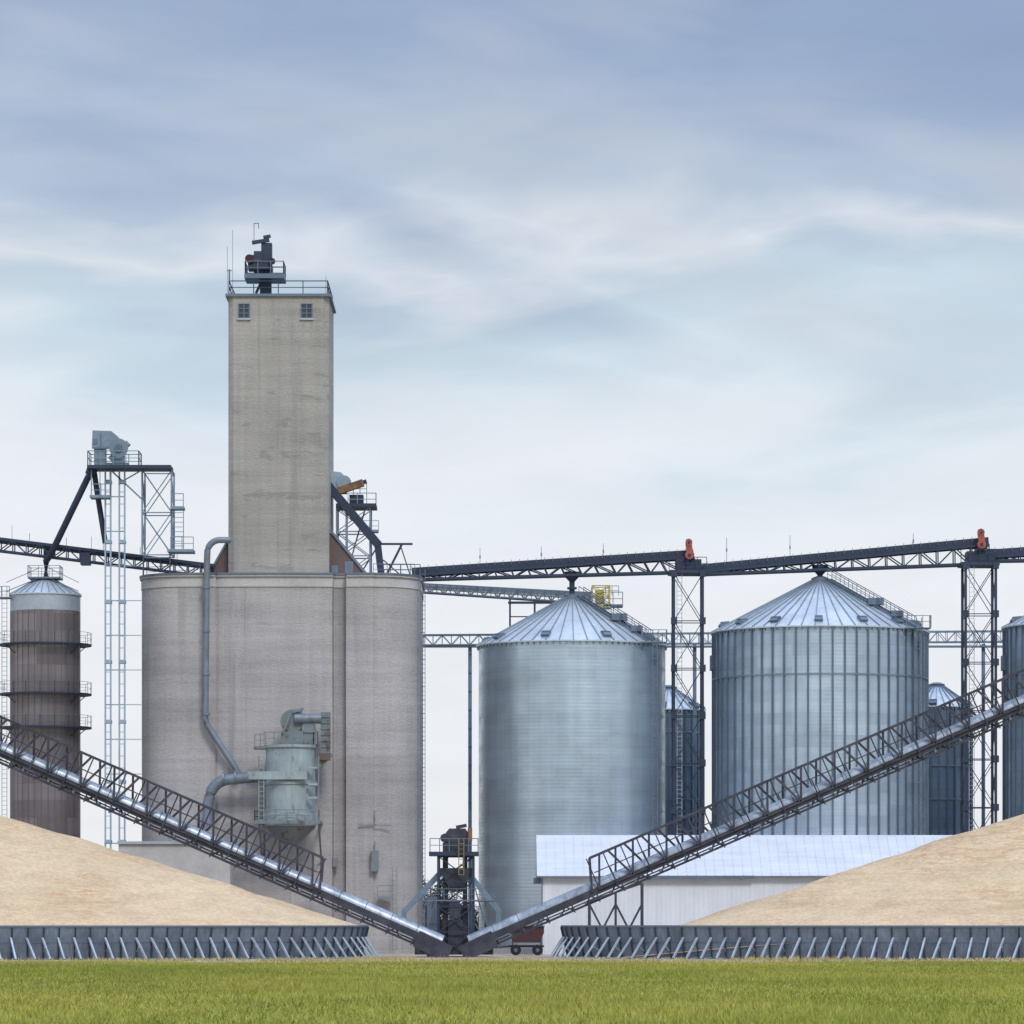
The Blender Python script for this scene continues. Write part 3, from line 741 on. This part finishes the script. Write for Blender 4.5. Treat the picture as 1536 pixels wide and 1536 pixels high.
# ------------------------------------------------------------ support towers with drives
for (pa,pb,ptop,dr) in ((1010,1053,862,(1034,808,838)),(1446,1491,850,(1472,793,822))):
    d=412.
    g=G('conveyor_support_tower',(X((pa+pb)/2,d),d,0)); t_=g.p('lattice',m_navy); xa,xb=X(pa,d),X(pb,d)
    t_.tower(xa,xb,d-1.5,d+1.5,0,Z(ptop,d),8,.09,.26)
    for k in range(0,9):
        z=Z(ptop,d)*k/8
        for x in (xa,xb): t_.box(x-.3,x+.3,d-1.8,d-1.3,z-.35,z+.35)
    li=g.p('inner_mast',m_lgrey); li.ladder(((xa+xb)/2-.9,d-1.3,0),((xa+xb)/2-.9,d-1.3,Z(ptop,d)),.5,.06)
    hb=g.p('head_frame',m_navy); q=Z(ptop,d)
    hb.box(xa-.5,xb+.4,d-1.7,d+1.7,q-.002,q+.35)
    hb.box(xa+.2,xb-.1,d-1.1,d+1.1,q+.35,q+1.5); hb.box(xa+1.2,xa+2.1,d-1.3,d+1.3,q+1.5,q+2.1)
    hb.rail([(xa-.5,d-1.7,q+.35),(xb+.4,d-1.7,q+.35)],1.3,1,.07)
    rd=g.p('belt_drive_guard',m_red,30); a=P(dr[0],dr[2],d-1.4);b_=P(dr[0]-1,dr[1],d-1.4)
    rd.prism([(a.x-.35,a.z),(a.x+.35,a.z),(a.x+.4,a.z+.5),(a.x+.2,b_.z-.2),(a.x,b_.z),(a.x-.35,b_.z-.1),(a.x-.4,b_.z-.6),(a.x-.3,a.z+.7)],d-1.75,d-1.3)
    rd.tube([(a.x-.05,d-1.8,b_.z-.4),(a.x-.05,d-1.2,b_.z-.4)],.36,14); rd.tube([(a.x,d-1.8,a.z+.35),(a.x,d-1.2,a.z+.35)],.44,14)
    hb.tube([(a.x,d-1.9,a.z+.35),(a.x,d-1.8,a.z+.35)],.16,10); hb.tube([(a.x-.05,d-1.9,b_.z-.4),(a.x-.05,d-1.8,b_.z-.4)],.14,10)
    g.done()
for (pc,q0,q1) in ((905,838,815),(1090,842,807),(1185,838,803),(1370,822,800),(812,842,820),(720,848,822)):
    d=412.; g=G('lightning_rod',P(pc,q0,d)); r_=g.p('rod',m_grey); r_.beam(P(pc,q0+4,d),P(pc,q1,d),.05); r_.beam(P(pc,(q0+q1)/2-2,d),P(pc,(q0+q1)/2+3,d),.13); g.done()

# ------------------------------------------------------------ big silos
def silo(name,pc,R_px,eave,peak,d,mat,nstiff=0,rings=(),roofn=40,roofmat=m_roof,spout=None,nv=10,stairs=True,stmat=m_stiff):
    g=G(name,(X(pc,d),d,0)); cx=X(pc,d); R=R_px*d/K; ze=Z(eave,d); zp=Z(peak,d)
    sh=g.p('shell',mat,30); sh.lathe(cx,d,[(R,0),(R,ze)],120)
    fo=g.p('foundation',m_coping,30); fo.lathe(cx,d,[(R+.35,0),(R+.35,.45),(R+.02,.45)],120)
    rf=g.p('roof',roofmat); rc=.85
    rf.lathe(cx,d,[(R-.02,ze-.12),(R+.28,ze-.1),(R+.28,ze+.03),(rc,zp)],roofn)
    ri=g.p('roof_ribs',m_rib)
    for k in range(roofn):
        a=2*math.pi*k/roofn; c_,s_=math.cos(a),math.sin(a)
        ri.beam((cx+(R+.28)*c_,d+(R+.28)*s_,ze+.08),(cx+rc*c_,d+rc*s_,zp+.05),.09,.12)
    for k in range(roofn*2):
        a=math.pi*k/roofn; c_,s_=math.cos(a),math.sin(a)
        ri.beam((cx+(R+.1)*c_,d+(R+.1)*s_,ze-.35),(cx+(R+.1)*c_,d+(R+.1)*s_,ze),.12)
    for q in rings:
        z=Z(q,d); n=96
        for k in range(n):
            a=2*math.pi*k/n;a2=2*math.pi*(k+1)/n; r_=R+.09
            ri.beam((cx+r_*math.cos(a),d+r_*math.sin(a),z),(cx+r_*math.cos(a2),d+r_*math.sin(a2),z),.12,.14)
    st=g.p('stiffeners',stmat)
    for k in range(nstiff):
        a=2*math.pi*(k+.35)/nstiff; r_=R+.07
        p=Vector((cx+r_*math.cos(a),d+r_*math.sin(a),0)); t_=Vector((-math.sin(a),math.cos(a),0))*.085
        nn=Vector((math.cos(a),math.sin(a),0))*.09
        z0,z1=.45,ze-.15
        b0=[p-t_-nn,p+t_-nn,p+t_+nn,p-t_+nn]
        st.quadbox([q+Vector((0,0,z0)) for q in b0]+[q+Vector((0,0,z1)) for q in b0])
    cap=g.p('peak_cap',m_grey,30); cap.lathe(cx,d,[(rc+.05,zp-.2),(rc+.05,zp+.25),(.4,zp+.45)],20,True)
    ve=g.p('roof_vents',m_grey)
    for k in range(nv):
        a=2*math.pi*(k+.3)/nv; f=.90; r_=R*f; z=ze+(zp-ze)*(1-f)
        c_,s_=math.cos(a),math.sin(a); p=Vector((cx+r_*c_,d+r_*s_,z)); out_=Vector((c_,s_,0))
        ve.beam(p-out_*.35+Vector((0,0,.3)),p+out_*.45+Vector((0,0,.22)),.75,.6)
        ve.beam(p+out_*.4+Vector((0,0,.30)),p+out_*.62+Vector((0,0,.02)),.85,.3)
    if stairs:
        ss=g.p('roof_stair',m_grey); a=math.radians(-38); c_,s_=math.cos(a),math.sin(a)
        p0=Vector((cx+1.2*c_,d+1.2*s_,zp+.1)); p1=Vector((cx+(R+.4)*c_,d+(R+.4)*s_,ze+.2)); o=Vector((-s_,c_,0))*.4
        for oo in(-o,o):
            ss.beam(p0+oo,p1+oo,.12); up=Vector((0,0,1.0)); ss.beam(p0+oo+up,p1+oo+up,.07); ss.beam(p0+oo+up*.5,p1+oo+up*.5,.05)
            for k in range(11): q=p0.lerp(p1,k/10)+oo; ss.beam(q,q+up,.06)
        for k in range(40): q=p0.lerp(p1,k/40); ss.beam(q-o,q+o,.08)
        pb=p1+Vector((c_*.5,s_*.5,-.2)); ss.box(pb.x-1.3,pb.x+1.2,pb.y-1,pb.y+.5,pb.z-.1,pb.z)
        ss.rail([(pb.x-1.3,pb.y-1,pb.z),(pb.x+1.2,pb.y-1,pb.z),(pb.x+1.2,pb.y+.5,pb.z)],1.2,.8,.06)
        ss.beam(pb+Vector((-1.2,0,0)),Vector((cx+R*math.cos(a-.1),d+R*math.sin(a-.1),pb.z-1.3)),.08)
        ss.ladder((pb.x,pb.y-.6,1),(pb.x,pb.y-.6,pb.z+1),.5,.05,True)
        q=p0.lerp(p1,.55); ss.box(q.x-.8,q.x+.8,q.y-.5,q.y+.5,q.z,q.z+.7)
        q=p0.lerp(p1,.8); ss.box(q.x-.6,q.x+.6,q.y-.5,q.y+.5,q.z,q.z+.6)
    if spout:
        so=g.p('fill_spout',m_navy,40)
        zt=Z(spout,d); so.tube([(cx,d,zp+.2),(cx,d,zt-1.0),(cx,d,zt-.5),(cx,d,zt)],[.28,.28,.75,.85],14)
        so.tube([(cx,d,zp+.9),(cx,d,zp+1.1)],.5,14)
    if nstiff>40:
        sb=g.p('sampling_box',m_grey); sb.box(cx-R-.35,cx-R+.1,d-1,d+.5,Z(1006,d),Z(984,d))
    g.done()
silo('galvanised_grain_silo',858,140,970,897,412.,m_galv,0,(),44,spout=858,nv=9)
silo('galvanised_grain_silo',1230,160,950,871,412.,m_galv2,56,(1020,),52,spout=848,nv=14)
silo('galvanised_grain_silo',1664,157,942,865,412.,m_galv2,56,(1015,),52,spout=838,nv=14)
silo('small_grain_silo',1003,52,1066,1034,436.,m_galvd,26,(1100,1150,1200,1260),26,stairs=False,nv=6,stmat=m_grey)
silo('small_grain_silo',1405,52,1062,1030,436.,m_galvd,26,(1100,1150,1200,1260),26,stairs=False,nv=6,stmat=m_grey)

# ------------------------------------------------------------ white warehouse
g=G('white_warehouse',(X(1100,385),385,0)); d=384.
wl=g.p('walls',m_white); xa,xb=X(813,d),X(1480,d); ze=Z(1312,d); yr=391.; zr=Z(1255,yr)
wl.box(xa,xb,d,398,0,ze)
i=len(wl.v); wl.v+=[Vector((xa,d,ze)),Vector((xa,398,ze)),Vector((xa,yr,zr-.1)),Vector((xb,d,ze)),Vector((xb,398,ze)),Vector((xb,yr,zr-.1))]
wl.f+=[(i,i+2,i+1),(i+3,i+4,i+5)]
x=xa+.25
while x<xb: wl.box(x-.03,x+.03,d-.04,d-.001,.3,ze-.02); x+=.45
rf=g.p('roof',m_wroof)
x0r,x1r=X(805,d),X(1486,d)
for (ya,za,yb,zb_) in ((d-.6,ze-.25,yr,zr),(398.6,ze-.25,yr,zr)):
    rf.quadbox([(x0r,ya,za),(x1r,ya,za),(x1r,yb,zb_),(x0r,yb,zb_),(x0r,ya,za+.15),(x1r,ya,za+.15),(x1r,yb,zb_+.15),(x0r,yb,zb_+.15)])
x=x0r+.05
while x<x1r: rf.beam((x,d-.6,ze-.25+.17),(x,yr,zr+.17),.06,.06); x+=.9
tr=g.p('eave_trim',m_grey); tr.box(X(965,d),X(1130,d),d-.75,d-.61,ze-.4,ze-.1); tr.box(x0r,X(965,d),d-.7,d-.61,ze-.3,ze-.16); tr.box(X(1130,d),x1r,d-.7,d-.61,ze-.26,ze-.14)
tr.box(X(800,d),X(812,d),d-.1,d-.0,Z(1326,d),ze-.3); tr.box(xa-.05,xa+.06,d-.08,d-.045,0,ze-.3)
do=g.p('doors',m_lgrey); do.box(X(862,d),X(884,d),d-.1,d-.045,0,2.3)
g.done()

# ------------------------------------------------------------ central transfer elevator
g=G('transfer_elevator',(X(682,357),357,0)); d=357.
a=g.p('tower_frame',m_navy); a.tower(X(658,d),X(710,d),d-1.6,d+1.6,0,Z(1285,d),4,.11,.22)
a.box(X(644,d),X(718,d),d-2,d+2,Z(1284,d),Z(1278,d)); 
cs=g.p('leg_casing',m_dark); cs.pbox(664,672,1285,1425,d-.4,1.2); cs.pbox(694,701,1285,1425,d-.4,1.2); cs.pbox(664,702,1264,1278,d-.9,1.8)
cs.prism([(X(666,d),Z(1264,d)),(X(703,d),Z(1264,d)),(X(705,d),Z(1252,d)),(X(698,d),Z(1243,d)),(X(674,d),Z(1243,d)),(X(667,d),Z(1252,d))],d-.9,d+.9)
cs.tube([P(667,1257,d-1),P(667,1257,d+1)],.4,14); cs.beam(P(684,1241,d),P(700,1238,d),.3)
cs.pbox(658,709,1302,1314,d-.9,1.6)
cs.prism([(X(664,d),Z(1314,d)),(X(705,d),Z(1314,d)),(X(693,d),Z(1338,d)),(X(677,d),Z(1338,d))],d-1,d+1)
sp_=g.p('spouts',m_blue); sp_.beam(P(662,1308,d),P(606,1368,d),.5,.5); sp_.beam(P(704,1312,d),P(750,1368,d),.5,.5)
sp_.beam(P(606,1366,d),P(606,1385,d),.45); sp_.beam(P(748,1366,d),P(748,1390,d),.45)
lgx=g.p('bracing',m_grey)
for (p0,p1) in (((656,1330),(632,1425)),((712,1330),(738,1425)),((632,1425),(656,1385)),((738,1425),(712,1385)),((628,1350),(742,1352)),((636,1350),(636,1425)),((728,1350),(728,1425))): 
    for o in(-1.2,1.2): lgx.beam(P(p0[0],p0[1],d+o),P(p1[0],p1[1],d+o),.11)
lgx.rail([P(645,1278,d-1.9),P(717,1278,d-1.9),P(717,1278,d+1.9)],1.2,.9,.07); lgx.beam(P(705,1277,d),P(705,1215,d),.05)
lgx.rail([P(628,1350,d-1.8),P(742,1350,d-1.8)],1,1.1,.06); lgx.box(X(628,d),X(742,d),d-1.9,d-1.0,Z(1352,d),Z(1350,d))
ye=g.p('safety_ladder',m_yold); ye.ladder(P(692,1312,d-2.1),P(692,1258,d-2.1),.45,.07,True,.45)
og=g.p('motor_guard',m_orange,30); og.tube([P(705,1242,d-1.2),P(705,1262,d-1.2)],.2,12)
wt=g.p('control_cabinet',m_lgrey); wt.pbox(640,655,1345,1385,d+4,1); wt.box(X(640,d+4),X(655,d+4),d+4.1,d+4.9,0,Z(1385,d+4)); wt.pbox(674,690,1350,1380,d+2.2,1)
ds=g.p('boot_pit',m_dark); ds.pbox(672,694,1380,1432,d-1.2,2.2); ds.pbox(622,648,1404,1432,d+1.5,2); ds.pbox(716,740,1402,1432,d+1.5,2)
g.done()

# ------------------------------------------------------------ farm wagon
g=G('grain_wagon',(X(788,374),374,0)); d=374.
b_=g.p('hopper',m_darkred); xa,xb=X(764,d),X(816,d)
b_.prism([(xa+.4,1.2),(xb-.4,1.2),(xb,2.1),(xb,2.7),(xa,2.7),(xa,2.1)],d,d+2.2)
b_.beam((xa-.05,d-.04,2.7),(xb+.05,d-.04,2.7),.12); 
c=g.p('chassis',m_dark); c.box(xa,xb,d+.4,d+1.8,.75,.95); c.beam((xa-1.6,d+1.1,.7),(xa,d+1.1,.85),.14)
for x in(xa+.3,xb-.3): c.beam((x,d+.1,.9),(x,d+.1,2.1),.12)
w_=g.p('wheels',m_rubber,40); hbw=g.p('hubs',m_grey,40)
for x in(xa+.6,xb-.6):
    for y in(d-.05,d+1.9):
        w_.tube([(x,y,.5),(x,y+.35,.5)],.5,20); hbw.tube([(x,y-.02,.5),(x,y+.02,.5)],.18,14)
g.done()

# ------------------------------------------------------------ trees
def tree(x,y,h,seed):
    rnd=random.Random(seed); g=G('tree',(x,y,0)); tk=g.p('trunk',m_bark,50); lv=g.p('crown',m_leaf)
    tk.tube([(x,y,0),(x+.1,y,h*.25),(x,y,h*.6),(x+.1,y,h*.85)],[.28,.2,.12,.04],8)
    for k in range(40):
        a=rnd.uniform(0,6.28); z=h*rnd.uniform(.25,.95); rr_=h*.30*math.sin(math.pi*min(1,(z/h-.12)/.95))**.7*rnd.uniform(.4,1.1)
        c=Vector((x+rr_*math.cos(a),y+rr_*math.sin(a),z)); tk.beam((x,y,z*.8),c,.05)
        for j in range(110):
            p=c+Vector((rnd.gauss(0,.5),rnd.gauss(0,.5),rnd.gauss(0,.4))); s_=rnd.uniform(.08,.2)
            i=len(lv.v); lv.v+=[p+Vector((rnd.uniform(-s_,s_),rnd.uniform(-s_,s_),rnd.uniform(-s_,s_))) for _ in range(3)]; lv.f.append((i,i+1,i+2))
    g.done()
tree(X(645,445),445,8.2,1); tree(X(655,452),452,6.5,2); tree(X(690,460),460,6,3); tree(X(705,455),455,5,4)

# ------------------------------------------------------------ world
w=bpy.data.worlds.new('World'); scene.world=w; w.use_nodes=True
t=NT(w.node_tree); bg=w.node_tree.nodes['Background']
SUN=Vector((.32,-1,.95)).normalized()
sky=t.n('ShaderNodeTexSky',sky_type='NISHITA'); sky.sun_disc=False
sky.sun_elevation=math.asin(SUN.z); sky.sun_rotation=math.atan2(SUN.x,SUN.y)
STR=.1
co=t.n('ShaderNodeTexCoord').outputs['Generated']
mp0=t.n('ShaderNodeMapping'); mp0.inputs['Rotation'].default_value=(0,math.radians(5),0); t.l(co,mp0.inputs[0]); cr=mp0.outputs[0]
mp1=t.n('ShaderNodeMapping'); mp1.inputs['Rotation'].default_value=(0,math.radians(-9),0); mp1.inputs['Location'].default_value=(3.1,1.7,.4); t.l(co,mp1.inputs[0]); cr2=mp1.outputs[0]
sp=t.n('ShaderNodeSeparateXYZ'); t.l(co,sp.inputs[0])
n1=t.noise(cr,(8,8,30),detail=4,rough=.5,dist=.4); n2=t.noise(cr,(20,20,85),detail=6,rough=.5,dist=.3); n3=t.noise(cr2,(4.5,4.5,13),detail=3); n4=t.noise(cr2,(9,9,36),detail=4,rough=.45,dist=.25)
v=t.math('MULTIPLY',sp.outputs[2],6.0)
v=t.math('ADD',v,t.math('MULTIPLY',t.math('SUBTRACT',n1,.5),.55))
v=t.math('ADD',v,t.math('MULTIPLY',t.math('SUBTRACT',n2,.5),.13))
v=t.math('ADD',v,t.math('MULTIPLY',t.math('SUBTRACT',n3,.5),.40))
v=t.math('ADD',v,t.math('MULTIPLY',sp.outputs[0],.5))
rp=t.n('ShaderNodeValToRGB'); t.l(t.math('MULTIPLY',v,.5),rp.inputs[0])
cols=[(0,(240,242,247)),(.31,(238,241,247)),(.38,(228,236,244)),(.43,(203,221,233)),(.465,(196,213,227)),(.50,(222,228,236)),(.54,(186,201,220)),(.60,(168,185,210)),(.69,(149,168,200)),(1.0,(158,176,206))]
el=rp.color_ramp.elements
while len(el)<len(cols): el.new(.5)
for e,(p,c) in zip(el,cols): e.position=p; e.color=(*lin(c),1)
cl=rp.outputs[0]
up_=t.rng(sp.outputs[2],.10,.15,0,1)
cl=t.mixc(t.math('MULTIPLY',t.rng(n4,.50,.72,0,.6),up_),cl,lin((200,206,217)))
cl=t.mixc(t.math('MULTIPLY',t.rng(n4,.48,.28,0,.55),up_),cl,lin((146,163,197)))
cl=t.scalec(cl,t.rng(n2,.3,.7,.97,1.03))
cl=t.scalec(cl,t.rng(sp.outputs[2],.26,.9,1.0,3.1))
cl=t.scalec(cl,t.rng(sp.outputs[2],-1,1,1/STR,1/STR))
fin=t.mixc(.92,sky.outputs[0],cl)
t.l(fin,bg.inputs[0]); bg.inputs[1].default_value=STR

su=bpy.data.lights.new('sun','SUN'); su.energy=1.5; su.angle=math.radians(14); su.color=(1,.97,.92)
so=bpy.data.objects.new('sun',su); so.rotation_euler=SUN.to_track_quat('Z','Y').to_euler(); so.location=(30,-20,80); scene.collection.objects.link(so)

cam=bpy.data.cameras.new('camera'); co_=bpy.data.objects.new('camera',cam); scene.collection.objects.link(co_)
co_.location=(0,0,CH); co_.rotation_euler=(math.radians(90),0,0)
cam.sensor_width=36; cam.lens=36*K/1536; cam.shift_y=(HZ-768)/1536; cam.clip_start=1; cam.clip_end=20000
scene.camera=co_
scene.view_settings.view_transform='Standard'; scene.view_settings.look='None'; scene.view_settings.exposure=0
